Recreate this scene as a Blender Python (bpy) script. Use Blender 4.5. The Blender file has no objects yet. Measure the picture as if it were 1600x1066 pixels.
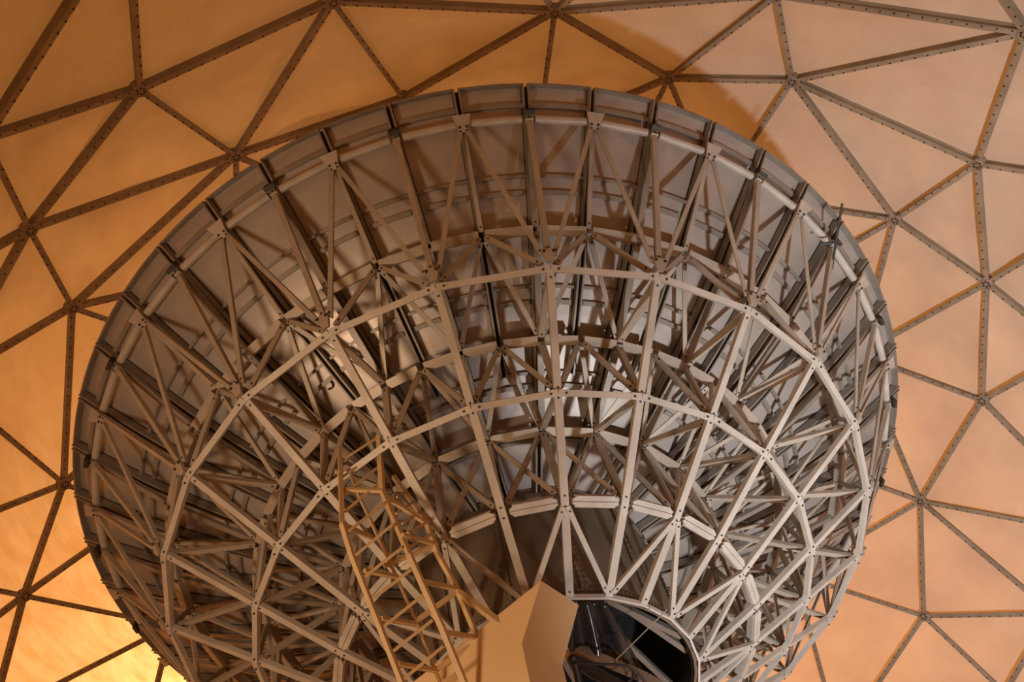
import bpy, bmesh, math, random
from mathutils import Vector, Matrix

random.seed(11)
sc = bpy.context.scene
col = sc.collection

# ------------------------------------------------------------------ camera, sky, sun, exposure
K = 6.85                       # metres per dish radius
PITCH = math.radians(62.0)
FPX = 1209.6                   # focal length in pixels of a 1600 px wide frame
CAM_H = 1.65


def W(p):
    """survey frame (x right, y down the view, z along the view; dish radius = 1) -> world metres"""
    x, y, z = p
    return Vector((x, z * math.cos(PITCH) + y * math.sin(PITCH),
                   z * math.sin(PITCH) - y * math.cos(PITCH))) * K + Vector((0, 0, CAM_H))


def WD(p):
    return W(p) - Vector((0, 0, CAM_H))


cam_data = bpy.data.cameras.new('camera')
cam = bpy.data.objects.new('camera', cam_data)
col.objects.link(cam)
cam.location = (0, 0, CAM_H)
cam.rotation_euler = (math.pi / 2 + PITCH, 0, 0)
cam_data.sensor_width = 36.0
cam_data.lens = FPX / 1600.0 * 36.0
cam_data.clip_start = 0.02
cam_data.clip_end = 500
sc.camera = cam

world = bpy.data.worlds.new('sky')
sc.world = world
world.use_nodes = True
bg = world.node_tree.nodes['Background']
bg.inputs[0].default_value = (0.92, 0.95, 1.0, 1)
bg.inputs[1].default_value = 0.60

sun_data = bpy.data.lights.new('sun', 'SUN')
sun = bpy.data.objects.new('sun', sun_data)
col.objects.link(sun)
sun_data.energy = 4.1
sun_data.color = (1.0, 0.93, 0.82)
sun_data.angle = math.radians(0.53)
sd = WD((-0.24, 0.46, 0.855)).normalized()          # towards the sun
sun.rotation_euler = sd.to_track_quat('Z', 'Y').to_euler()
sun.location = sd * 60

sc.view_settings.view_transform = 'Standard'
sc.view_settings.look = 'None'
sc.view_settings.exposure = 0.0
sc.view_settings.gamma = 1.0
sc.view_settings.use_curve_mapping = False
LAMP_POWER = 6300.0
LAMP_CONE = 110.0
FILL_POWER = 1550.0  # power of the added fill lamp
FILL_CONE = 100.0


# ------------------------------------------------------------------ materials
def mat_base(name):
    m = bpy.data.materials.new(name)
    m.use_nodes = True
    nt = m.node_tree
    return m, nt, nt.nodes, nt.links


def noise_color(nt, c1, c2, scale, detail=4, lo=0.35, hi=0.7, coord='Object', stretch=None):
    n, l = nt.nodes, nt.links
    tc = n.new('ShaderNodeTexCoord')
    src = tc.outputs[coord]
    if stretch:
        mp = n.new('ShaderNodeMapping')
        mp.inputs['Scale'].default_value = stretch
        l.new(src, mp.inputs[0])
        src = mp.outputs[0]
    t = n.new('ShaderNodeTexNoise')
    t.inputs['Scale'].default_value = scale
    t.inputs['Detail'].default_value = detail
    t.inputs['Roughness'].default_value = 0.6
    l.new(src, t.inputs['Vector'])
    r = n.new('ShaderNodeValToRGB')
    r.color_ramp.elements[0].position = lo
    r.color_ramp.elements[1].position = hi
    r.color_ramp.elements[0].color = (*c1, 1)
    r.color_ramp.elements[1].color = (*c2, 1)
    l.new(t.outputs[0], r.inputs[0])
    return r.outputs[0], t.outputs[0]


def metal(name, c1, c2, metallic=0.3, rough=0.45, scale=1.5, bump=0.0, stretch=None, detail=5):
    m, nt, n, l = mat_base(name)
    b = n['Principled BSDF']
    c, f = noise_color(nt, c1, c2, scale, detail, stretch=stretch)
    l.new(c, b.inputs['Base Color'])
    b.inputs['Metallic'].default_value = metallic
    b.inputs['Roughness'].default_value = rough
    if bump:
        bp = n.new('ShaderNodeBump')
        bp.inputs['Strength'].default_value = bump
        bp.inputs['Distance'].default_value = 0.02
        l.new(f, bp.inputs['Height'])
        l.new(bp.outputs[0], b.inputs['Normal'])
    return m


M = {}
M['beam'] = metal('brushed_aluminium_beam', (0.44, 0.395, 0.345), (0.57, 0.52, 0.46), 0.15, 0.55, 2.2, stretch=(1, 1, 1))
M['strut'] = metal('dull_aluminium_strut', (0.36, 0.305, 0.245), (0.49, 0.42, 0.345), 0.2, 0.45, 2.0)
M['skin'] = metal('aluminium_skin', (0.41, 0.355, 0.32), (0.55, 0.485, 0.44), 0.45, 0.43, 0.9, bump=0.04)
M['rib'] = metal('rib_aluminium', (0.22, 0.19, 0.16), (0.33, 0.29, 0.25), 0.3, 0.45, 1.5)
M['hub'] = metal('brown_hub_sheet', (0.19, 0.145, 0.105), (0.29, 0.225, 0.165), 0.3, 0.5, 1.3, bump=0.03)
M['bolt'] = metal('dark_bolt', (0.03, 0.025, 0.02), (0.06, 0.05, 0.04), 0.4, 0.5, 5)
M['yellow'] = metal('ochre_paint', (0.70, 0.50, 0.27), (0.78, 0.57, 0.32), 0.0, 0.5, 0.8)
M['ladder'] = metal('ochre_ladder_paint', (0.52, 0.37, 0.20), (0.64, 0.46, 0.25), 0.0, 0.5, 2.0)
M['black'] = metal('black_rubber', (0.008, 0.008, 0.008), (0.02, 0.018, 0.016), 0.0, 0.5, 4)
M['tarp'] = metal('black_glossy_foil', (0.012, 0.012, 0.012), (0.03, 0.03, 0.03), 0.0, 0.16, 3)
M['white_metal'] = metal('white_metal_lit_edge', (0.75, 0.74, 0.72), (0.85, 0.84, 0.82), 0.3, 0.35, 2)  # paints the drum foot ring as lit; also the pale channel's own colour
M['dome_strut'] = metal('radome_strut_paint', (0.25, 0.195, 0.135), (0.36, 0.285, 0.205), 0.1, 0.5, 2.5)
M['dome_hub'] = metal('radome_hub_paint', (0.24, 0.17, 0.12), (0.33, 0.25, 0.18), 0.1, 0.5, 4)
M['concrete'] = metal('grey_concrete', (0.50, 0.48, 0.46), (0.60, 0.58, 0.55), 0.0, 0.8, 0.6, bump=0.1)
M['wall'] = metal('pale_painted_wall', (0.50, 0.46, 0.40), (0.60, 0.56, 0.50), 0.0, 0.7, 0.5)


def membrane():
    m, nt, n, l = mat_base('translucent_radome_membrane')
    n.remove(n['Principled BSDF'])
    out = n['Material Output']
    ct, f = noise_color(nt, (0.80, 0.245, 0.036), (0.98, 0.335, 0.062), 0.55, 7, 0.38, 0.66, stretch=(1, 1, 2.2))
    cd, f2 = noise_color(nt, (0.66, 0.565, 0.47), (0.74, 0.645, 0.54), 1.6, 4)
    d = n.new('ShaderNodeBsdfDiffuse')
    t = n.new('ShaderNodeBsdfTranslucent')
    mx = n.new('ShaderNodeMixShader')
    mx.inputs[0].default_value = 0.42
    l.new(ct, t.inputs['Color'])
    l.new(cd, d.inputs['Color'])
    tc = n.new('ShaderNodeTexCoord')
    nz = n.new('ShaderNodeTexNoise')
    nz.inputs['Scale'].default_value = 0.5
    nz.inputs['Detail'].default_value = 3
    l.new(tc.outputs['Object'], nz.inputs['Vector'])
    bp = n.new('ShaderNodeBump')
    bp.inputs['Strength'].default_value = 0.25
    bp.inputs['Distance'].default_value = 0.35
    l.new(nz.outputs[0], bp.inputs['Height'])
    l.new(bp.outputs[0], d.inputs['Normal'])
    l.new(bp.outputs[0], t.inputs['Normal'])
    l.new(d.outputs[0], mx.inputs[1])
    l.new(t.outputs[0], mx.inputs[2])
    rf = n.new('ShaderNodeBsdfRefraction')
    rf.inputs['IOR'].default_value = 1.3
    rf.inputs['Roughness'].default_value = 0.72
    cr, f3 = noise_color(nt, (0.66, 0.29, 0.085), (1.0, 0.50, 0.19), 2.6, 8, 0.34, 0.66, stretch=(0.6, 0.6, 2.4))
    l.new(cr, rf.inputs['Color'])
    l.new(bp.outputs[0], rf.inputs['Normal'])
    mx2 = n.new('ShaderNodeMixShader')
    mx2.inputs[0].default_value = 0.06
    l.new(mx.outputs[0], mx2.inputs[1])
    l.new(rf.outputs[0], mx2.inputs[2])
    l.new(mx2.outputs[0], out.inputs[0])
    return m


M['membrane'] = membrane()


# ------------------------------------------------------------------ mesh helpers
class MB:
    def __init__(self):
        self.v, self.f, self.m = [], [], []

    def add(self, vs, fs, mi=0):
        o = len(self.v)
        self.v += [tuple(p) for p in vs]
        self.f += [tuple(i + o for i in q) for q in fs]
        self.m += [mi] * len(fs)

    def frame(self, p, q, hint):
        p, q = Vector(p), Vector(q)
        d = (q - p).normalized()
        h = Vector(hint)
        n = h - d * h.dot(d)
        if n.length < 1e-6:
            n = d.orthogonal()
        n.normalize()
        s = d.cross(n)
        return p, q, d, s, n

    def bar(self, p, q, w, h, hint, off=0.0, mi=0, side=0.0):
        """box bar; w across, h along hint; off shifts along hint"""
        p, q, d, s, n = self.frame(p, q, hint)
        p = p + n * off + s * side
        q = q + n * off + s * side
        vs = []
        for e in (p, q):
            for a, b in ((-1, -1), (1, -1), (1, 1), (-1, 1)):
                vs.append(e + s * (a * w / 2) + n * (b * h / 2))
        self.add(vs, [(0, 3, 2, 1), (4, 5, 6, 7), (0, 1, 5, 4), (1, 2, 6, 5), (2, 3, 7, 6), (3, 0, 4, 7)], mi)

    def prism(self, p, q, prof, hint, mi=0):
        """extrude a closed 2-D profile [(side, normal)] from p to q"""
        p, q, d, s, n = self.frame(p, q, hint)
        k = len(prof)
        vs = [p + s * a + n * b for a, b in prof] + [q + s * a + n * b for a, b in prof]
        fs = [tuple(range(k))[::-1], tuple(range(k, 2 * k))]
        fs += [(i, (i + 1) % k, (i + 1) % k + k, i + k) for i in range(k)]
        self.add(vs, fs, mi)

    def tube(self, pts, r, n=8, mi=0):
        pts = [Vector(p) for p in pts]
        rings = []
        ref = None
        for i, p in enumerate(pts):
            a = pts[max(i - 1, 0)]
            b = pts[min(i + 1, len(pts) - 1)]
            d = (b - a).normalized()
            if ref is None:
                ref = d.orthogonal().normalized()
            ref = (ref - d * ref.dot(d)).normalized()
            s = d.cross(ref)
            rings.append([p + ref * (r * math.cos(6.283185 * j / n)) + s * (r * math.sin(6.283185 * j / n)) for j in range(n)])
        vs = [q for r_ in rings for q in r_]
        fs = []
        for i in range(len(pts) - 1):
            for j in range(n):
                fs.append((i * n + j, i * n + (j + 1) % n, (i + 1) * n + (j + 1) % n, (i + 1) * n + j))
        fs.append(tuple(range(n))[::-1])
        o = (len(pts) - 1) * n
        fs.append(tuple(range(o, o + n)))
        self.add(vs, fs, mi)

    def bolt(self, c, nrm, r, h, mi=1, n=6):
        c = Vector(c)
        d = Vector(nrm).normalized()
        a = d.orthogonal().normalized()
        b = d.cross(a)
        vs = []
        for t in (-0.3 * h, h):
            vs += [c + d * t + a * (r * math.cos(6.283185 * j / n)) + b * (r * math.sin(6.283185 * j / n)) for j in range(n)]
        fs = [(j, (j + 1) % n, (j + 1) % n + n, j + n) for j in range(n)] + [tuple(range(n, 2 * n))]
        self.add(vs, fs, mi)

    def poly(self, pts, nrm, th, mi=0):
        """flat plate: polygon pts extruded by th along nrm"""
        d = Vector(nrm).normalized() * th
        pts = [Vector(p) for p in pts]
        k = len(pts)
        vs = pts + [p + d for p in pts]
        fs = [tuple(range(k))[::-1], tuple(range(k, 2 * k))] + [(i, (i + 1) % k, (i + 1) % k + k, i + k) for i in range(k)]
        self.add(vs, fs, mi)

    def mesh(self, name, *mats, smooth=False, recalc=True):
        me = bpy.data.meshes.new(name)
        me.from_pydata(self.v, [], self.f)
        for m in mats:
            me.materials.append(M[m])
        if len(mats) > 1:
            me.polygons.foreach_set('material_index', self.m)
        if recalc:
            bm = bmesh.new()
            bm.from_mesh(me)
            bmesh.ops.recalc_face_normals(bm, faces=bm.faces)
            bm.to_mesh(me)
            bm.free()
        if smooth:
            me.polygons.foreach_set('use_smooth', [True] * len(me.polygons))
        me.update()
        return me


def obj(name, me, parent=None, mw=None):
    o = bpy.data.objects.new(name, me)
    col.objects.link(o)
    if parent is not None:
        o.parent = parent
    if mw is not None:
        o.matrix_local = mw
    return o


def tag(o, label, cat=None, group=None, kind=None):
    o['label'] = label
    if cat:
        o['category'] = cat
    if group:
        o['group'] = group
    if kind:
        o['kind'] = kind
    return o


def empty(name, loc=(0, 0, 0)):
    o = bpy.data.objects.new(name, None)
    o.empty_display_size = 0.3
    col.objects.link(o)
    o.location = loc
    return o


def at(x, y, z):
    """survey-frame point seen at photo position x, y at depth z"""
    return Vector(((x - 800.0) / FPX * z, (y - 533.0) / FPX * z, z))


# ------------------------------------------------------------------ the setting: radome, base wall, floor
DQ = Vector((0.17, 0.77, 1.30))     # dome centre
DR = 1.70
DC = W(DQ)
RM = DR * K
BASE_Z = CAM_H - 0.06 * K


def on_dome(x, y):
    d = Vector(((x - 800.0) / FPX, (y - 533.0) / FPX, 1.0)).normalized()
    b = d.dot(DQ)
    return W(d * (b + math.sqrt(b * b + DR * DR - DQ.dot(DQ))))


NODE_PX = [(215, 135), (366, 240), (42, 355), (110, 478), (97, 755), (35, 930), (630, 150), (518, -3), (866, 14), (1045, 119),
           (1239, 122), (1606, 45), (1530, 252), (1400, 340), (1544, 440), (1537, 624), (1440, 782), (1445, 962),
           (-28, 213), (195, -138), (-92, 597), (1214, -13), (1750, 840), (1648, 958), (1788, 291), (1678, 547),
           (220, 798), (266, 977), (372, 418), (328, 552), (840, 207), (1122, 298), (1343, 552), (1243, 897), (1190, 692),
           (1314, 1157), (1572, 1082), (-16, 1121), (215, 1185), (-150, 1072), (-170, 472), (775, -130), (1085, -175),
           (-220, 879), (1480, -140)]


def to_px(w):
    v = w - Vector((0, 0, CAM_H))
    y = v.y * math.sin(PITCH) - v.z * math.cos(PITCH)
    z = v.y * math.cos(PITCH) + v.z * math.sin(PITCH)
    if z < 0.2:
        return None
    return 800 + FPX * v.x / z, 533 + FPX * y / z


nodes = [on_dome(*p) for p in NODE_PX]
n_base = 30
base_r = math.sqrt(RM * RM - (DC.z - BASE_Z) ** 2)
for i in range(n_base):
    t = 2 * math.pi * (i + 0.3) / n_base
    nodes.append(Vector((DC.x + base_r * math.cos(t), DC.y + base_r * math.sin(t), BASE_Z)))
n_fixed = len(nodes)
# fill points stay out of the circumscribed caps of the surveyed triangles
KNOWN = [(0, 18, 19), (0, 19, 7), (0, 18, 2), (2, 18, 40), (2, 40, 20), (2, 20, 3), (3, 20, 4), (4, 20, 43), (4, 43, 5), (5, 39, 37), (5, 37, 27), (8, 21, 42),
         (8, 42, 41), (7, 8, 41), (10, 21, 11), (11, 12, 24), (12, 24, 14), (14, 24, 25), (14, 25, 15), (15, 25, 22), (15, 22, 16), (16, 22, 23), (16, 23, 17),
         (17, 23, 36), (17, 36, 35), (33, 17, 35), (27, 37, 38), (5, 43, 39)]
CAPS = []
for i_, j_, k_ in KNOWN:
    a_, b_, c_ = nodes[i_], nodes[j_], nodes[k_]
    m_ = (b_ - a_).cross(c_ - a_).normalized()
    if m_.dot(a_ - DC) < 0:
        m_ = -m_
    CAPS.append((m_, m_.dot(a_ - DC)))
for sep in (0.36, 0.32, 0.29):
    for _ in range(5000):
        d = Vector((random.gauss(0, 1), random.gauss(0, 1), random.gauss(0, 1))).normalized()
        p = DC + d * RM
        if p.z < BASE_Z + 0.17 * K:
            continue
        q = to_px(p)
        if q and -110 < q[0] < 1710 and -60 < q[1] < 1120:
            ex, ey = (q[0] - 760) / 560, (q[1] - 640) / 430
            if ex * ex + ey * ey > 1 or q[1] > 940:
                continue
        if any(m_.dot(p - DC) > h_ for m_, h_ in CAPS):
            continue
        if min((p - o).length for o in nodes) < sep * K:
            continue
        nodes.append(p)

bm = bmesh.new()
bv = [bm.verts.new(p) for p in nodes]
bm.verts.index_update()
hull = bmesh.ops.convex_hull(bm, input=bv, use_existing_faces=False)
bm.verts.index_update()
bmesh.ops.triangulate(bm, faces=bm.faces[:])
tris = [tuple(v.index for v in f.verts) for f in bm.faces]
bm.free()
base_idx = set(range(len(NODE_PX), n_fixed))
tris = [t for t in tris if not all(i in base_idx for i in t)]
edges = {}
for t in tris:
    for i in range(3):
        e = tuple(sorted((t[i], t[(i + 1) % 3])))
        edges[e] = edges.get(e, 0) + 1

radome = tag(empty('radome', (DC.x, DC.y, BASE_Z)), 'translucent orange geodesic radome of triangular membrane panels on dark struts around the dish',
             'radome', kind='structure')
RO = Matrix.Translation(-radome.location)


def near_view(pts, mx, my):
    q = [to_px(p) for p in pts]
    q = [p for p in q if p]
    if not q:
        return False
    return (min(p[0] for p in q) < 1600 + mx and max(p[0] for p in q) > -mx and
            min(p[1] for p in q) < 1066 + my and max(p[1] for p in q) > -my)


def tri_panel(mb, a, b, c):
    nrm = ((a + b + c) / 3 - DC).normalized()
    if (b - a).cross(c - a).dot(nrm) < 0:
        b, c = c, b
    N = 6
    idx = {}
    vs = []
    for i in range(N + 1):
        for j in range(N + 1 - i):
            k = N - i - j
            p = (a * i + b * j + c * k) / N
            bulge = 27.0 * i * j * k / N ** 3
            wr = random.uniform(-1, 1) * 0.012 * min(1, 4 * bulge)
            idx[(i, j)] = len(vs)
            vs.append(p + nrm * (0.05 + 0.10 * bulge ** 0.8 + wr))
    fs = []
    for i in range(N):
        for j in range(N - i):
            fs.append((idx[(i, j)], idx[(i + 1, j)], idx[(i, j + 1)]))
            if i + j < N - 1:
                fs.append((idx[(i + 1, j)], idx[(i + 1, j + 1)], idx[(i, j + 1)]))
    mb.add(vs, fs)


def dome_strut(mb, a, b, bolts=True):
    mid = (a + b) / 2
    inw = (DC - mid).normalized()
    d = (b - a).normalized()
    p, q = a + d * 0.085, b - d * 0.085
    mb.bar(p, q, 0.092, 0.024, inw, off=0.085)       # inner flange
    mb.bar(p, q, 0.030, 0.13, inw, off=0.015)        # web
    if bolts:
        s = d.cross(inw).normalized()
        L = (q - p).length
        n = max(4, int(L / 0.19))
        for i in range(n):
            c = p + d * (L * (i + 0.5) / n)
            mb.bolt(c + inw * 0.097 + s * 0.026, inw, 0.014, 0.012, n=5)


def dome_hub(mb, p):
    inw = (DC - p).normalized()
    a = inw.orthogonal().normalized()
    b = inw.cross(a)

    def ring(r, h, n=20):
        return [p + inw * h + a * (r * math.cos(6.283185 * j / n)) + b * (r * math.sin(6.283185 * j / n)) for j in range(n)]
    n = 20
    prof = [(0.112, -0.03), (0.112, 0.115), (0.098, 0.122), (0.088, 0.108), (0.0001, 0.108)]
    vs = [q for r, h in prof for q in ring(r, h)]
    fs = []
    for i in range(len(prof) - 1):
        for j in range(n):
            fs.append((i * n + j, i * n + (j + 1) % n, (i + 1) * n + (j + 1) % n, (i + 1) * n + j))
    mb.add(vs, fs)
    for j in range(6):
        t = 6.283185 * j / 6 + p.x
        mb.bolt(p + inw * 0.104 + a * (0.056 * math.cos(t)) + b * (0.056 * math.sin(t)), inw, 0.021, 0.008, mi=1, n=8)


far_p, far_s, far_h = MB(), MB(), MB()
for t in tris:
    a, b, c = (nodes[i] for i in t)
    if near_view((a, b, c), 30, 30):
        mb = MB()
        tri_panel(mb, a, b, c)
        obj('panel', mb.mesh('radome_panel', 'membrane', smooth=True, recalc=False), radome, RO)
    else:
        tri_panel(far_p, a, b, c)
for e in edges:
    a, b = nodes[e[0]], nodes[e[1]]
    if near_view((a, b), 30, 30):
        mb = MB()
        dome_strut(mb, a, b)
        obj('strut', mb.mesh('radome_strut', 'dome_strut', 'bolt'), radome, RO)
    else:
        dome_strut(far_s, a, b, False)
used = {i for t in tris for i in t}
for i in used:
    if near_view((nodes[i],), 40, 40):
        mb = MB()
        dome_hub(mb, nodes[i])
        obj('hub_plate', mb.mesh('radome_hub', 'dome_hub', 'bolt'), radome, RO)
    else:
        dome_hub(far_h, nodes[i])
for nm, mb, ms in (('panel_field', far_p, ('membrane',)), ('strut_field', far_s, ('dome_strut', 'bolt')), ('hub_field', far_h, ('dome_hub', 'bolt'))):
    o = obj(nm, mb.mesh(nm, *ms, smooth=(nm == 'panel_field'), recalc=(nm != 'panel_field')), radome, RO)
    o['kind'] = 'stuff'

mb = MB()
n = 96
vs, fs = [], []
for z, r in ((0.0, base_r + 0.02), (BASE_Z, base_r + 0.02), (BASE_Z, base_r + 0.3), (0.0, base_r + 0.3)):
    vs += [(DC.x + r * math.cos(6.283185 * j / n), DC.y + r * math.sin(6.283185 * j / n), z) for j in range(n)]
for i in range(4):
    for j in range(n):
        fs.append((i * n + j, i * n + (j + 1) % n, ((i + 1) % 4) * n + (j + 1) % n, ((i + 1) % 4) * n + j))
mb.add(vs, fs)
tag(obj('wall_base', mb.mesh('wall_base', 'wall')), 'low round wall carrying the radome', 'wall', kind='structure')
mb = MB()
vs = [(DC.x + (base_r + 0.3) * math.cos(6.283185 * j / n), DC.y + (base_r + 0.3) * math.sin(6.283185 * j / n), z) for z in (-0.3, 0.0) for j in range(n)]
mb.add(vs, [tuple(range(n))[::-1], tuple(range(n, 2 * n))] + [(j, (j + 1) % n, (j + 1) % n + n, j + n) for j in range(n)])
tag(obj('floor', mb.mesh('floor', 'concrete')), 'round grey concrete floor inside the radome', 'floor', kind='structure')

# ------------------------------------------------------------------ the dish
dC = Vector((0.00452733, 0.39463294, 1.95229009))
dA = Vector((-0.15148792, -0.4691646, 0.87002068)).normalized()
dU = Vector((0.08048002, -0.88311074, -0.46221033)).normalized()
dV = dA.cross(dU)
PH = -0.0637756
ZH = -0.588                                           # hub foot, origin of the dish object
uw, vw, aw = WD(dU).normalized(), WD(dV).normalized(), WD(dA).normalized()
DISH = Matrix((uw, vw, aw)).transposed().to_4x4()
DISH.translation = W(dC + dA * ZH)
dish = bpy.data.objects.new('dish_antenna', None)
col.objects.link(dish)
dish.empty_display_size = 0.5
dish.matrix_world = DISH
tag(dish, 'huge round dish antenna seen from behind with aluminium lattice backing inside the radome', 'dish antenna')
TAU = 2 * math.pi
STEP = TAU / 48


def D(k, r, z):
    """point in dish coordinates at rib k (48 ribs), radius r, depth z behind the rim plane (dish radius = 1)"""
    t = PH + STEP * k
    return Vector((r * math.cos(t), r * math.sin(t), z - ZH)) * K


def rot(k):
    return Matrix.Rotation(STEP * k, 4, 'Z')


KS = 0.30


def zs(r):
    return -0.30 + KS * r * r


def nrm_back(k, r):
    t = PH + STEP * k
    return Vector((2 * KS * r * math.cos(t), 2 * KS * r * math.sin(t), -1)).normalized()


BACK = Vector((0, 0, -1))


def spread(name, me, ks):
    for k in ks:
        obj(name, me, dish, rot(k))


ALL = range(48)
EVEN = range(0, 48, 2)


# --- skin panels
def panel_mesh(r0, r1, span, stiff, rim=False):
    mb = MB()
    g = 0.0035
    NR, NT = 6, 3 * span
    th = 0.0025

    def pt(r, t, dep):
        kk = t
        p = D(kk, r, zs(r))
        return p + nrm_back(kk, r) * (dep * K)

    def kg(r, e):       # gap in rib steps
        return e * g / (r * STEP)
    grid = []
    for dep in (0.0, th):
        vs = []
        for i in range(NR + 1):
            r = r0 + (r1 - r0) * i / NR
            for j in range(NT + 1):
                lo, hi = kg(r, 1), span - kg(r, 1)
                vs.append(pt(r, lo + (hi - lo) * j / NT, dep))
        grid.append(vs)
    w = NT + 1
    fs = [(i * w + j, i * w + j + 1, (i + 1) * w + j + 1, (i + 1) * w + j) for i in range(NR) for j in range(NT)]
    n0 = len(grid[0])
    mb.add(grid[0] + grid[1], fs + [tuple(q + n0 for q in f) for f in fs])
    # edge lips
    lip = 0.015
    lt = 0.003

    def strip(pairs, depth, thick, sv):
        """ribbon standing off the skin; pairs = list of (r, k); sv(r,k)->sideways unit"""
        vs = []
        for r, k in pairs:
            nb = nrm_back(k, r)
            base = D(k, r, zs(r))
            s = sv(r, k) * (thick * K)
            vs += [base, base + s, base + s + nb * (depth * K), base + nb * (depth * K)]
        fs = []
        for i in range(len(pairs) - 1):
            for a in range(4):
                fs.append((i * 4 + a, i * 4 + (a + 1) % 4, i * 4 + 4 + (a + 1) % 4, i * 4 + 4 + a))
        e = (len(pairs) - 1) * 4
        fs += [(0, 1, 2, 3), (e, e + 1, e + 2, e + 3)]
        mb.add(vs, fs, 1)

    def tang(r, k):
        t = PH + STEP * k
        return Vector((-math.sin(t), math.cos(t), 0))

    def radial(r, k):
        t = PH + STEP * k
        return Vector((math.cos(t), math.sin(t), 2 * KS * r)).normalized()
    rs = [r0 + (r1 - r0) * i / 4 for i in range(5)]
    strip([(r, kg(r, 1)) for r in rs], lip, lt, tang)
    strip([(r, span - kg(r, 1)) for r in rs], lip, lt, lambda r, k: -tang(r, k))

    def arc(r, e0):
        lo, hi = kg(r, 1) + e0, span - kg(r, 1) - e0
        return [(r, lo + (hi - lo) * j / NT) for j in range(NT + 1)]
    strip(arc(r1, 0), 0.018 if rim else 0.012, 0.004 if rim else lt, lambda r, k: -radial(r, k))
    strip(arc(r0, 0), 0.012, lt, radial)
    for r, short in stiff:
        strip(arc(r, 0.10 if short else 0.0), 0.010, 0.004, radial)
        # foot flange of the stiffener
        vs, fs = [], []
        a = arc(r, 0.10 if short else 0.0)
        for rr, k in a:
            nb = nrm_back(k, rr)
            b0 = D(k, rr, zs(rr)) + nb * (0.010 * K)
            b1 = b0 + radial(rr, k) * (0.009 * K)
            vs += [b0, b1, b1 + nb * (0.0015 * K), b0 + nb * (0.0015 * K)]
        for i in range(len(a) - 1):
            for q in range(4):
                fs.append((i * 4 + q, i * 4 + (q + 1) % 4, i * 4 + 4 + (q + 1) % 4, i * 4 + 4 + q))
        mb.add(vs, fs, 1)
    return mb.mesh('skin_panel', 'skin', 'rib')


spread('panel', panel_mesh(0.848, 1.0, 1, [(0.962, 0)], rim=True), ALL)
spread('panel', panel_mesh(0.658, 0.848, 1, [(0.816, 1)]), ALL)
spread('panel', panel_mesh(0.500, 0.658, 1, [(0.6256, 1)]), ALL)
spread('panel', panel_mesh(0.255, 0.500, 2, [(0.47, 1), (0.36, 0)]), EVEN)


# --- ribs behind the panel joints: two thin webs with a gap
def rib_mesh(r0, r1, wide, depth, nseg=8):
    mb = MB()
    t0 = PH
    T = Vector((-math.sin(t0), math.cos(t0), 0))
    for s in (-1, 1):
        vs, fs = [], []
        for i in range(nseg + 1):
            r = r0 + (r1 - r0) * i / nseg
            nb = nrm_back(0, r)
            b = D(0, r, zs(r)) + nb * (0.004 * K)
            o0, o1 = s * wide * 0.5, s * (wide * 0.5 - 0.0035)
            vs += [b + T * (o0 * K), b + T * (o1 * K), b + T * (o1 * K) + nb * (depth * K), b + T * (o0 * K) + nb * (depth * K)]
        for i in range(nseg):
            for a in range(4):
                fs.append((i * 4 + a, i * 4 + (a + 1) % 4, i * 4 + 4 + (a + 1) % 4, i * 4 + 4 + a))
        fs += [(0, 1, 2, 3), (nseg * 4, nseg * 4 + 1, nseg * 4 + 2, nseg * 4 + 3)]
        mb.add(vs, fs)
    vs, fs = [], []                 # strip closing the panel joint
    for i in range(nseg + 1):
        r = r0 + (r1 - r0) * i / nseg
        nb = nrm_back(0, r)
        b = D(0, r, zs(r)) + nb * (0.0032 * K)
        h = T * (0.008 * K)
        vs += [b - h, b + h, b + h + nb * (0.0012 * K), b - h + nb * (0.0012 * K)]
    for i in range(nseg):
        for a in range(4):
            fs.append((i * 4 + a, i * 4 + (a + 1) % 4, i * 4 + 4 + (a + 1) % 4, i * 4 + 4 + a))
    mb.add(vs, fs, 1)
    return mb.mesh('rib', 'rib', 'bolt')


spread('rib', rib_mesh(0.498, 0.998, 0.0135, 0.019), ALL)
spread('rib', rib_mesh(0.258, 0.498, 0.0135, 0.019), EVEN)

# --- node rings (radius, depth)
T_ = (0.9565, -0.062)
TE = (0.963, -0.052)
S1 = (0.772, -0.1705)
S2 = (0.585, -0.2545)
S3 = (0.410, -0.2986)
B1 = (0.755, -0.313)
B2 = (0.572, -0.420)
B3 = (0.4135, -0.513)
B4 = (0.2675, -0.588)


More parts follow.
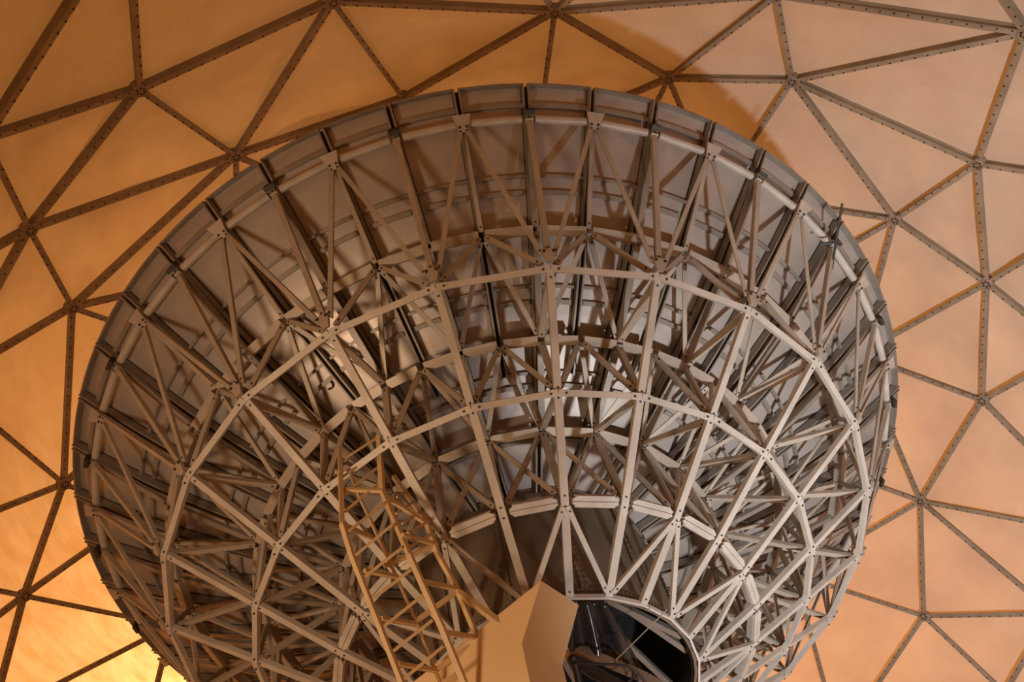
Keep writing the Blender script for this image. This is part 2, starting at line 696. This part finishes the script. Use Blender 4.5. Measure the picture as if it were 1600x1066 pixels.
def member(name, ka, A, kb, B, w, h, ks, mat='strut', hint=None, ta=0.012, tb=0.012, bolts=True, shape='box', off=0.0):
    """one bar from ring A at rib ka to ring B at rib kb, copied round the dish"""
    if name not in ('hoop_beam', 'ring_beam', 'radial_beam'):
        w, h = w * 0.82, h * 0.72
    p, q = D(ka, *A), D(kb, *B)
    d = (q - p).normalized()
    p = p + d * (ta * K)
    q = q - d * (tb * K)
    kk = (ka + kb) / 2.0
    t = PH + STEP * kk
    if hint is None:
        hint = Vector((0.5 * math.cos(t), 0.5 * math.sin(t), -1))
    mb = MB()
    if shape == 'box':
        mb.bar(p, q, w * K, h * K, hint, off * K)
    elif shape == 'angle':          # L section, open to the front
        W_, H_, th = w * K, h * K, 0.0028 * K
        mb.prism(p, q, [(-W_ / 2, H_ / 2), (W_ / 2, H_ / 2), (W_ / 2, H_ / 2 - th), (-W_ / 2 + th, H_ / 2 - th), (-W_ / 2 + th, -H_ / 2), (-W_ / 2, -H_ / 2)], hint)
    elif shape == 'channel':        # U section, web to the rear
        W_, H_, th = w * K, h * K, 0.0028 * K
        mb.prism(p, q, [(-W_ / 2, H_ / 2), (W_ / 2, H_ / 2), (W_ / 2, -H_ / 2), (W_ / 2 - th, -H_ / 2), (W_ / 2 - th, H_ / 2 - th),
                        (-W_ / 2 + th, H_ / 2 - th), (-W_ / 2 + th, -H_ / 2), (-W_ / 2, -H_ / 2)], hint)
    if bolts:
        _, _, _, s, n = mb.frame(p, q, hint)
        for e in (p + d * (0.009 * K), q - d * (0.009 * K)):
            mb.bolt(e + n * (h * K / 2 + off * K), n, 0.0019 * K, 0.0014 * K)
    spread(name, mb.mesh(name, mat, 'bolt'), ks)


# rim tube between brackets, kept in the plane of the rim
mb = MB()
mb.tube([D(0.10, 0.9515, -0.060), D(0.90, 0.9515, -0.060)], 0.0078 * K, 12)
me = mb.mesh('rim_tube', 'beam', smooth=False)
spread('rim_tube', me, ALL)

# gusset plates on the rim at the odd ribs, small clips at the even ribs
mb = MB()
c = D(1, *T_)
t = PH + STEP
rad = Vector((math.cos(t), math.sin(t), 0))
tan = Vector((-math.sin(t), math.cos(t), 0))
nb = Vector((0.35 * math.cos(t), 0.35 * math.sin(t), -1)).normalized()
inr = (rad - nb * rad.dot(nb)).normalized()
o = c + nb * (0.010 * K)
mb.poly([o + inr * (0.012 * K) + tan * (0.0175 * K), o + inr * (0.012 * K) - tan * (0.0175 * K), o - inr * (0.010 * K) - tan * (0.0105 * K),
         o - inr * (0.020 * K) - tan * (0.008 * K), o - inr * (0.020 * K) + tan * (0.008 * K), o - inr * (0.010 * K) + tan * (0.0105 * K)], nb, 0.004 * K)
mb.poly([o - nb * (0.022 * K) + inr * (0.008 * K) + tan * (0.007 * K), o - nb * (0.022 * K) + inr * (0.008 * K) - tan * (0.007 * K),
         o - nb * (0.022 * K) - inr * (0.010 * K) - tan * (0.007 * K), o - nb * (0.022 * K) - inr * (0.010 * K) + tan * (0.007 * K)], nb, 0.022 * K)
for s in (-1, 1):
    mb.bolt(o - inr * (0.010 * K) + tan * (s * 0.0065 * K) + nb * (0.004 * K), nb, 0.0026 * K, 0.002 * K)
spread('rim_gusset', mb.mesh('rim_gusset', 'strut', 'bolt'), EVEN)
mb = MB()
c = D(0, *T_)
t = PH
rad = Vector((math.cos(t), math.sin(t), 0))
tan = Vector((-math.sin(t), math.cos(t), 0))
o = c + rad * (0.010 * K)
mb.bar(o + tan * (0.011 * K), o - tan * (0.011 * K), 0.008 * K, 0.020 * K, BACK, 0.0, mi=1)
mb.bar(o - rad * (0.016 * K) + BACK * (-0.02 * K), o - rad * (0.016 * K) + BACK * (0.010 * K), 0.014 * K, 0.010 * K, rad)
spread('rim_clip', mb.mesh('rim_clip', 'strut', 'bolt'), EVEN)

# outer lattice
member('spoke_beam', 0, TE, 0, B1, 0.0125, 0.013, EVEN, 'strut', ta=0.006, tb=0.030)
member('diagonal_strut', 1, T_, 0, B1, 0.0105, 0.010, EVEN, 'strut', ta=0.014, tb=0.028, shape='angle')
member('diagonal_strut', -1, T_, 0, B1, 0.0105, 0.010, EVEN, 'strut', ta=0.014, tb=0.028, shape='angle')
member('web_strut', 1, T_, 1, S1, 0.0105, 0.011, EVEN, 'strut', ta=0.012, tb=0.006)
member('rib_chord', 0, TE, 0, S1, 0.015, 0.012, EVEN, 'rib', ta=0.004, tb=0.006)
member('rib_chord', 0, S1, 0, S2, 0.015, 0.012, EVEN, 'rib', ta=0.002, tb=0.006)
member('rib_chord', 0, S2, 0, S3, 0.015, 0.012, EVEN, 'rib', ta=0.002, tb=0.006)
# hoops of channel section close to the skin
for A, ks, st in ((S1, ALL, 1), (S2, ALL, 1), (S3, EVEN, 2)):
    member('hoop_beam', 0, A, st, A, 0.018, 0.020, ks, 'strut', ta=0.006, tb=0.006, shape='channel', bolts=False)
# front to rear lattice
for s in (-1, 1):
    member('diagonal_strut', s, S1, 0, B1, 0.0115, 0.011, EVEN, 'strut', ta=0.012, tb=0.020)
    member('lattice_strut', s, S1, 0, S2, 0.0110, 0.010, EVEN, 'strut', shape='angle')
    member('diagonal_strut', s, S2, 0, B2, 0.0115, 0.011, EVEN, 'strut', ta=0.012, tb=0.018)
    member('lattice_strut', s, S2, 0, S3, 0.0110, 0.010, EVEN, 'strut', shape='angle')
    member('diagonal_strut', 2 * s, S3, 0, B3, 0.0115, 0.011, EVEN, 'strut', ta=0.015, tb=0.022)
member('web_strut', 0, B1, 0, S2, 0.014, 0.012, EVEN, 'strut', ta=0.016)
member('web_strut', 0, S2, 0, B2, 0.015, 0.012, EVEN, 'strut', tb=0.016)
member('web_strut', 0, B2, 0, S3, 0.014, 0.012, EVEN, 'strut', ta=0.016)
member('web_strut', 0, S3, 0, B3, 0.016, 0.012, EVEN, 'strut', tb=0.016)

# rear rings and spokes
CONE = lambda kk: Vector((0.5 * math.cos(PH + STEP * kk), 0.5 * math.sin(PH + STEP * kk), -0.87))
member('ring_beam', 0, B1, 2, B1, 0.0112, 0.0105, EVEN, 'beam', hint=CONE(1), ta=0.012, tb=0.012, bolts=False)
member('ring_beam', 0, B2, 2, B2, 0.0112, 0.0105, EVEN, 'beam', hint=CONE(1), ta=0.012, tb=0.012, bolts=False)
member('radial_beam', 0, B1, 0, B2, 0.0130, 0.0100, EVEN, 'beam', hint=CONE(0), ta=0.006, tb=0.0, off=-0.004)
member('radial_beam', 0, B2, 0, B3, 0.0138, 0.0100, EVEN, 'beam', hint=CONE(0), ta=0.0, tb=0.0, off=-0.004)
member('radial_beam', 0, B3, 0, B4, 0.0138, 0.0100, EVEN, 'beam', hint=CONE(0), ta=0.0, tb=0.0, off=-0.004)
for s in (-2, 2):
    member('hub_strut', 0, B3, s, B4, 0.0110, 0.010, range(0, 48, 4), 'beam', hint=CONE(0), ta=0.010, tb=0.010)

# splice plates on the two outer rear rings, fans of gussets at the outer one
for A in (B1, B2):
    mb = MB()
    c = D(0, *A)
    n0 = CONE(0).normalized()
    p1 = c + (D(2, *A) - c).normalized() * (0.019 * K)
    p2 = c + (D(-2, *A) - c).normalized() * (0.019 * K)
    mb.bar(p2, c, 0.0124 * K, 0.0122 * K, CONE(-0.6))
    mb.bar(c, p1, 0.0124 * K, 0.0122 * K, CONE(0.6))
    for s, e in ((-1, p2), (1, p1)):
        mb.bolt(c + (e - c) * 0.72 + n0 * (0.0062 * K), n0, 0.0022 * K, 0.002 * K)
    spread('splice_plate', mb.mesh('splice_plate', 'beam', 'bolt'), EVEN)
mb = MB()
c = D(0, *B1)
t = PH
rad = Vector((math.cos(t), math.sin(t), 0))
tan = Vector((-math.sin(t), math.cos(t), 0))
dm = (D(0, *TE) - c).normalized()
nb = (Vector((0.6 * math.cos(t), 0.6 * math.sin(t), -0.8)))
nb = (nb - dm * nb.dot(dm)).normalized()
o = c + nb * (0.004 * K) + dm * (0.008 * K)
mb.poly([o + dm * (0.026 * K) + tan * (0.0105 * K), o + dm * (0.026 * K) - tan * (0.0105 * K), o + dm * (0.014 * K) - tan * (0.0105 * K),
         o - tan * (0.0055 * K), o + tan * (0.0055 * K), o + dm * (0.014 * K) + tan * (0.0105 * K)], nb, 0.006 * K)
for s in (-1, 1):
    mb.bolt(o + dm * (0.021 * K) + tan * (s * 0.0085 * K) + nb * (0.006 * K), nb, 0.0028 * K, 0.002 * K)
spread('node_gusset', mb.mesh('node_gusset', 'strut', 'bolt'), EVEN)

# inner rear ring: pairs of wide angles with a slot between and pointed ends
mb = MB()
p, q = D(0, *B3), D(2, *B3)
d = (q - p).normalized()
p, q = p + d * (0.0125 * K), q - d * (0.0125 * K)
n0 = CONE(1)
_, _, d, s, nn = mb.frame(p, q, n0)
hw, sl = 0.0098 * K, 0.0005 * K
for sg in (-1, 1):
    mb.poly([p + d * (0.002 * K) + s * (sg * sl), p + s * (sg * 0.004 * K), p + d * (0.009 * K) + s * (sg * hw), q - d * (0.009 * K) + s * (sg * hw),
             q + s * (sg * 0.004 * K), q - d * (0.002 * K) + s * (sg * sl)], nn, 0.0035 * K)
    mb.bar(p + d * (0.006 * K) + s * (sg * hw * 0.93) - nn * (0.007 * K), q - d * (0.006 * K) + s * (sg * hw * 0.93) - nn * (0.007 * K), 0.0028 * K, 0.014 * K, n0)
mb.bar(p, q, 0.006 * K, 0.010 * K, n0, -0.008 * K)
spread('ring_beam', mb.mesh('ring_angle_pair', 'beam'), EVEN)

# hub drum
HR, HT = 0.258, -0.272
mb = MB()
n = 48
vs, fs = [], []
for r, z in ((HR, HT), (HR, ZH), (HR - 0.002, ZH), (HR - 0.002, HT)):
    vs += [D(j * 48 / n, r, z) for j in range(n)]
for i in range(4):
    for j in range(n):
        fs.append((i * n + j, i * n + (j + 1) % n, ((i + 1) % 4) * n + (j + 1) % n, ((i + 1) % 4) * n + j))
mb.add(vs, fs)
drum = obj('hub_drum', mb.mesh('hub_drum', 'hub'), dish)
drum['label'] = 'brown riveted sheet drum'
mb = MB()
for k in range(0, 48, 4):                       # lapped seams
    a0, a1 = k + 1.0 - 0.22, k + 1.0 + 0.22
    mb.poly([D(a0, HR, HT), D(a1, HR, HT), D(a1, HR, ZH), D(a0, HR, ZH)], D(k + 1.0, 1, ZH), 0.003 * K)
for z0, z1 in ((-0.300, -0.316), (-0.562, ZH)):
    vs, fs = [], []
    for j in range(49):
        vs += [D(j, HR, z0), D(j, HR + 0.003, z0), D(j, HR + 0.003, z1), D(j, HR, z1)]
    for j in range(48):
        for a in range(4):
            fs.append((j * 4 + a, j * 4 + (a + 1) % 4, j * 4 + 4 + (a + 1) % 4, j * 4 + 4 + a))
    mb.add(vs, fs)
sm = obj('seam_strip', mb.mesh('seam_strip', 'hub'), drum)
mb = MB()
for k in range(0, 48, 4):
    for s in (-0.13, 0.13):
        for i in range(18):
            z = -0.325 - (0.23) * i / 17
            mb.bolt(D(k + 1 + s, HR + 0.003, z), D(k + 1, 1, ZH), 0.0022 * K, 0.002 * K, mi=0, n=5)
for z in (-0.308, -0.570):
    for j in range(192):
        mb.bolt(D(j / 4, HR + 0.003, z), D(j / 4, 1, ZH), 0.0022 * K, 0.002 * K, mi=0, n=5)
rv = obj('rivets', mb.mesh('rivets', 'hub'), drum)
rv['kind'] = 'stuff'
# angle edge round the open drum foot, its lit look put into the colour
mb = MB()
vs, fs = [], []
for j in range(0, 48, 2):
    for r, z in ((0.2640, ZH - 0.003), (0.2680, ZH - 0.003), (0.2680, ZH + 0.006), (0.2665, ZH + 0.006), (0.2665, ZH - 0.001), (0.2640, ZH - 0.001)):
        vs.append(D(j, r, z))
for j in range(24):
    for a in range(6):
        fs.append((j * 6 + a, j * 6 + (a + 1) % 6, ((j + 1) % 24) * 6 + (a + 1) % 6, ((j + 1) % 24) * 6 + a))
mb.add(vs, fs)
obj('foot_ring', mb.mesh('foot_ring', 'white_metal'), dish)['label'] = 'angle ring round the drum foot, coloured pale as if lit'
# black liner with the drum's inner shade put into its colour, and cross bars
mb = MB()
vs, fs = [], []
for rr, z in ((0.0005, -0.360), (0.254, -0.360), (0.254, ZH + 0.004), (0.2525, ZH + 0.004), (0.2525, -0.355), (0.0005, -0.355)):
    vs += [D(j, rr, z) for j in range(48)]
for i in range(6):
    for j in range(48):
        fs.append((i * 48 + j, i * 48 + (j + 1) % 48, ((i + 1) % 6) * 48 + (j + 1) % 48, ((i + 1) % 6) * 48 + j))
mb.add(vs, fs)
obj('hub_shade_liner', mb.mesh('hub_shade_liner', 'black'), dish)['label'] = 'black lining that paints the dark void of the open drum'
for ka, kb, z in ((2, 8, -0.575), (2, 10, -0.560), (0, 14, -0.545), (-2, 20, -0.555)):
    mb = MB()
    mb.bar(D(ka, 0.252, z), D(kb, 0.252, z), 0.010 * K, 0.012 * K, BACK)
    obj('cross_bar', mb.mesh('cross_bar', 'rib'), dish)


# ------------------------------------------------------------------ things on and around the dish
def bars(name, segs, mat, parent, hint=(0, 0, 1)):
    out = []
    for pts, w, h in segs:
        mb = MB()
        for i in range(len(pts) - 1):
            mb.bar(W(pts[i]), W(pts[i + 1]), w * K, h * K, hint)
        me = mb.mesh(name, mat)
        o = obj(name, me, parent, Matrix.Translation(-parent.location))
        out.append(o)
    return out


# yoke: faceted box beam of the mount, and the pedestal under it
A = at(845.4, 907.6, 1.190)
Mr = at(815.4, 1005.8, 1.130)
El = at(646, 1066, 1.205)
pn = (Mr - A).cross(El - A).normalized()


def on_face(x, y):
    d = at(x, y, 1.0)
    return d * (A.dot(pn) / d.dot(pn))


Lr, Lb, Eb = on_face(828, 1066), on_face(868, 1240), on_face(520, 1162)
ex = at(904, 945.7, 1.265) - A
yk = empty('mount_yoke', W((A + Eb) / 2 + Vector((0, 0.25, 0.1))))
tag(yk, 'ochre painted angular steel mount box below the brown hub', 'antenna mount')
YO = Matrix.Translation(-yk.location)
mb = MB()
fp = [W(p) for p in (A, Mr, Lr, Lb, Eb, El)]
bp_ = [W(p + ex) for p in (A, Mr, Lr, Lb, Eb, El)]
k = len(fp)
mb.add(fp + bp_, [tuple(range(k)), tuple(range(k, 2 * k))[::-1]] + [(i, i + k, (i + 1) % k + k, (i + 1) % k) for i in range(k)])
obj('box_beam', mb.mesh('box_beam', 'yellow'), yk, YO)
mb = MB()
b0 = [at(878, 985, 1.30), at(886, 1010, 1.29), at(891, 1022, 1.29), at(885, 1033, 1.285), at(876, 1031, 1.285), at(863, 1037, 1.28), at(850, 1010, 1.29)]
mb.poly([W(p) for p in b0], WD((0, 0, 1)), 0.05 * K)
obj('lug', mb.mesh('lug', 'yellow'), yk, YO)
# pedestal column from the floor to the yoke, out of the frame below
base = W(DQ)
base.z = 0
top = W((Lb + Eb) / 2 + ex * 0.5)
pd = empty('pedestal', base)
tag(pd, 'ochre tapered steel pedestal under the mount box', 'pedestal')
mb = MB()
n = 24
vs = []
for z, r in ((0.0, 1.9), (0.25, 1.9), (0.25, 1.55), (top.z - 0.5, 1.0), (top.z - 0.1, 1.0)):
    vs += [(r * math.cos(TAU * j / n), r * math.sin(TAU * j / n), z) for j in range(n)]
fs = [(i * n + j, i * n + (j + 1) % n, (i + 1) * n + (j + 1) % n, (i + 1) * n + j) for i in range(4) for j in range(n)]
fs += [tuple(range(n))[::-1], tuple(range(4 * n, 5 * n))]
mb.add(vs, fs)
obj('column', mb.mesh('column', 'yellow'), pd)
mb = MB()
mb.bar(Vector((0, 0, top.z - 0.5)), top - base, 0.9, 0.9, (1, 0, 0))
obj('arm', mb.mesh('arm', 'yellow'), pd)

# caged access ladder
ld = empty('access_ladder', W(at(660, 1066, 1.10)))
tag(ld, 'ochre access ladder with side frames leaning into the lattice left of the mount box', 'ladder')


def dz(y):
    return 1.36 if y < 700 else (1.36 - (y - 700) * 0.0013 if y < 820 else 1.204 - (y - 820) * 0.00038)


def L(x, y, o=0.0):
    return at(x, y, dz(y) + o)


bars('rail', [([L(531, 700), L(534.5, 819), L(548.8, 866), L(627.6, 1066), L(655, 1135)], 0.0075, 0.007),
              ([L(592, 680), L(596.6, 766), L(639, 866), L(689.5, 978.6), L(725, 1066), L(755, 1140)], 0.0085, 0.007)], 'ladder', ld)
bars('back_rail', [([L(545, 730, .05), L(556, 764, .05), L(610, 880, .05), L(650, 971, .05), L(687.6, 1066, .05), L(715, 1135, .05)], 0.0042, 0.0042),
                   ([L(615, 745, .09), L(665, 813, .09), L(684, 866, .08), L(714, 920, .07), L(745.7, 995.4, .06), L(781, 1066, .05), L(815, 1135, .05)], 0.0075, 0.0075)], 'ladder', ld)
rungs = [((533, 720), (591, 683)), ((533, 747), (591, 706)), ((537.5, 773.8), (590, 730.6)), ((539, 800), (592, 755)), ((545, 830), (600, 787)), ((555, 868), (613, 820)),
         ((569.4, 901.6), (628, 856)), ((584, 935), (642.6, 890)), ((601, 978), (661, 930)), ((614, 1018), (676, 969)), ((631, 1061), (693, 1010)), ((645, 1100), (712, 1052))]
bars('rung', [([L(*a), L(*b)], 0.0034, 0.0034) for a, b in rungs], 'ladder', ld)
braces = [((596.6, 772, 0), (667, 819, .09)), ((629, 836, 0), (682, 851, .085)), ((661, 909, 0), (714, 920.4, .07)), ((712, 926, .07), (650, 971, .05)),
          ((695, 988, 0), (749, 997, .06)), ((569, 892, 0), (622, 902, .05)), ((596, 967, 0), (650, 975, .05)), ((622, 1038, 0), (682, 1048, .05)),
          ((600, 885, .05), (682, 851, .085)), ((680, 1048, .05), (748, 1000, .06)), ((534.5, 819, 0), (580, 840, .05)), ((534, 765, 0), (596, 767, 0))]
bars('brace', [([at(a[0], a[1], dz(a[1]) + a[2]), at(b[0], b[1], dz(b[1]) + b[2])], 0.006, 0.006) for a, b in braces], 'ladder', ld)
bars('tie_bar', [([at(716, 926, dz(926) + .07), at(785, 976, 1.185)], 0.0095, 0.009)], 'ladder', ld)
bars('side_rung', [([at(a[0], a[1], dz(a[1]) + .04), at(b[0], b[1], dz(b[1]) + .08)], 0.004, 0.004) for a, b in
                   (((620, 777), (636, 768)), ((619, 803), (645, 785)), ((628, 818), (644, 808)), ((637, 833), (664, 818)), ((639, 856), (672, 836)))], 'ladder', ld)

# black foil hanging in the open drum foot
mb = MB()
N1, N2 = 18, 14
c00, c10 = at(868, 936, 1.315), at(948, 941, 1.325)
c01, c11 = at(866, 1010, 1.30), at(1012, 1062, 1.36)
vs = []
for i in range(N1 + 1):
    u = i / N1
    for j in range(N2 + 1):
        v = j / N2
        p = (c00 * (1 - u) + c10 * u) * (1 - v) + (c01 * (1 - u) + c11 * u) * v
        w = 0.010 * math.sin(u * 19 + v * 2.2) * (0.3 + v) + 0.006 * math.sin(u * 37 + 1.3 + v * 5) * v
        vs.append(W(p + Vector((0, 0, w))))
fs = [(i * (N2 + 1) + j, (i + 1) * (N2 + 1) + j, (i + 1) * (N2 + 1) + j + 1, i * (N2 + 1) + j + 1) for i in range(N1) for j in range(N2)]
mb.add(vs, fs)
tp = obj('black_foil', mb.mesh('black_foil', 'tarp', smooth=True))
md = tp.modifiers.new('thick', 'SOLIDIFY')
md.thickness = 0.006
tag(tp, 'crumpled glossy black foil hanging in the open foot of the hub', 'foil')

# braces and cables under the hub
for nm, pts, w, h, lab in (
        ('support_bar', [at(880, 1005, 1.33), at(1010, 1060, 1.30), at(1040, 1078, 1.29)], 0.016, 0.010, 'dark brown bar slanting under the black foil'),
        ('support_bar', [at(893, 1030, 1.29), at(975, 1075, 1.27)], 0.014, 0.012, 'black bar lowest beside the ochre mount lug')):
    mb = MB()
    for i in range(len(pts) - 1):
        mb.bar(W(pts[i]), W(pts[i + 1]), w * K, h * K, (0, 1, 0))
    tag(obj(nm, mb.mesh(nm, 'hub' if 'brown' in lab else 'black')), lab, 'bar')
for pts, r, lab in (
        ([(893, 1025), (900, 1045), (905, 1070), (912, 1100)], 0.006, 'thick black cable dropping beside the ochre mount lug'),
        ([(897, 1036), (940, 1038), (980, 1042), (1005, 1062), (1012, 1090)], 0.0022, 'thin black cable sagging below the black foil'),
        ([(905, 1045), (925, 1060), (960, 1072), (985, 1063), (992, 1050), (1000, 1075)], 0.0018, 'thin black cable looping at the bottom edge of the hub')):
    cp = [at(x, y, 1.262 + 2.0 * r) for x, y in pts]
    fine = []
    for i in range(len(cp) - 1):
        p0, p1, p2, p3 = cp[max(i - 1, 0)], cp[i], cp[i + 1], cp[min(i + 2, len(cp) - 1)]
        for s in range(6):
            t = s / 6
            fine.append(0.5 * ((2 * p1) + (p2 - p0) * t + (2 * p0 - 5 * p1 + 4 * p2 - p3) * t * t + (3 * p1 - p0 - 3 * p2 + p3) * t ** 3))
    fine.append(cp[-1])
    mb = MB()
    mb.tube([W(p) for p in fine], r * K, 8)
    tag(obj('cable', mb.mesh('cable', 'black', smooth=True)), lab, 'cable', 'cables below the hub')
mb = MB()
mb.tube([W(at(962, 1032, 1.27)), W(at(1042, 953, 1.335))], 0.0010 * K, 6)
tag(obj('stay_wire', mb.mesh('stay_wire', 'strut')), 'thin straight wire crossing the open drum foot', 'wire')
mb = MB()
mb.bar(W(at(970, 1040, 1.345)), W(at(1014, 1068, 1.36)), 0.014 * K, 0.006 * K, (0, 1, 0))
tag(obj('channel_bar', mb.mesh('channel_bar', 'white_metal')), 'short pale metal channel at the bottom edge below the black foil', 'bar')
mb = MB()  # dark arc standing in for a C-shaped mark on the skin
lc = D(-5.35, 0.622, zs(0.622))
ln = nrm_back(-5.35, 0.622)
la = ln.orthogonal().normalized()
lb = ln.cross(la)
mb.tube([lc + ln * 0.05 + (la * math.cos(t_) + lb * math.sin(t_)) * 0.055 for t_ in [0.6 + 0.35 * i for i in range(14)]], 0.012, 6)
obj('skin_c_mark', mb.mesh('skin_c_mark', 'black'), dish)['label'] = 'small dark C-shaped mark on the skin'
# thin rod clamped to the rim on the right
mb = MB()
mb.tube([W(at(1316, 318, 1.60)), W(at(1306, 378, 1.63)), W(at(1300, 420, 1.66))], 0.0026 * K, 8)
rd = obj('rim_rod', mb.mesh('rim_rod', 'black'))
tag(rd, 'thin dark rod standing up past the right side of the dish rim', 'rod')
mb = MB()
mb.bar(W(at(1281, 381, 1.635)), W(at(1308, 379, 1.632)), 0.004 * K, 0.005 * K, (0, 0, 1))
obj('clamp', mb.mesh('clamp', 'black'), rd)
mb = MB()
mb.bar(W(at(1304, 346, 1.622)), W(at(1313, 339, 1.612)), 0.003 * K, 0.003 * K, (0, 0, 1))
obj('clip', mb.mesh('clip', 'black'), rd)


# ------------------------------------------------------------------ work floodlight standing on the floor right of the camera, plus an added warm fill left of it
def floodlight(P, target, label, power, cone, color, size=1.0):
    aim = (target - P).normalized()
    root = empty('floodlight', (P.x, P.y, 0))
    tag(root, label, 'lamp', 'work floodlights')
    q = aim.to_track_quat('Z', 'Y').to_matrix().to_4x4()
    hm = Matrix.Translation(P - root.location) @ q @ Matrix.Scale(size, 4)
    mb = MB()
    for s in (-1, 1):
        mb.bar((s * 0.34, 0, -0.16), (s * 0.34, 0, 0.0), 0.06, 0.52, (0, 1, 0))
        mb.bar((0, s * 0.24, -0.16), (0, s * 0.24, 0.0), 0.62, 0.04, (0, 1, 0))
    mb.bar((0, 0, -0.22), (0, 0, -0.14), 0.70, 0.50, (0, 1, 0))
    obj('housing', mb.mesh('housing', 'black'), root, hm)
    ld_ = bpy.data.lights.new('floodlight_bulb', 'SPOT')
    ld_.spot_size = math.radians(cone)
    ld_.spot_blend = 1.0
    ld_.shadow_soft_size = 0.22 * size
    ld_.energy = power
    ld_.color = color
    lo = bpy.data.objects.new('floodlight_bulb', ld_)
    col.objects.link(lo)
    lo.parent = root
    lo.matrix_local = Matrix.Translation(P - root.location) @ q @ Matrix.Rotation(math.pi, 4, 'X') @ Matrix.Translation((0, 0, 0.05))
    h = P.z
    mb = MB()
    mb.tube([(0, 0, h * 0.25), (0, 0, h - 0.2)], 0.025, 10)
    obj('pole', mb.mesh('pole', 'black'), root)
    for j in range(3):
        t = TAU * j / 3 + 0.4
        mb = MB()
        mb.tube([(0, 0, h * 0.5), (0.45 * math.cos(t), 0.45 * math.sin(t), 0.02)], 0.016, 8)
        obj('leg', mb.mesh('leg', 'black'), root)


floodlight(W((0.72, 0.70, 0.21)), W(at(1530, 620, 2.4)), 'cool white work floodlight on a low tripod stand right of the viewpoint',
           LAMP_POWER, LAMP_CONE, (0.95, 0.98, 1.0))
floodlight(Vector((-4.9, 3.4, 1.3)), W(at(640, 900, 1.35)), 'large added warm fill floodlight on a low tripod stand, unseen left of the viewpoint',
           FILL_POWER, FILL_CONE, (1.0, 0.70, 0.44), 3.0)  # unseen lamp added to brighten the left side of the dish
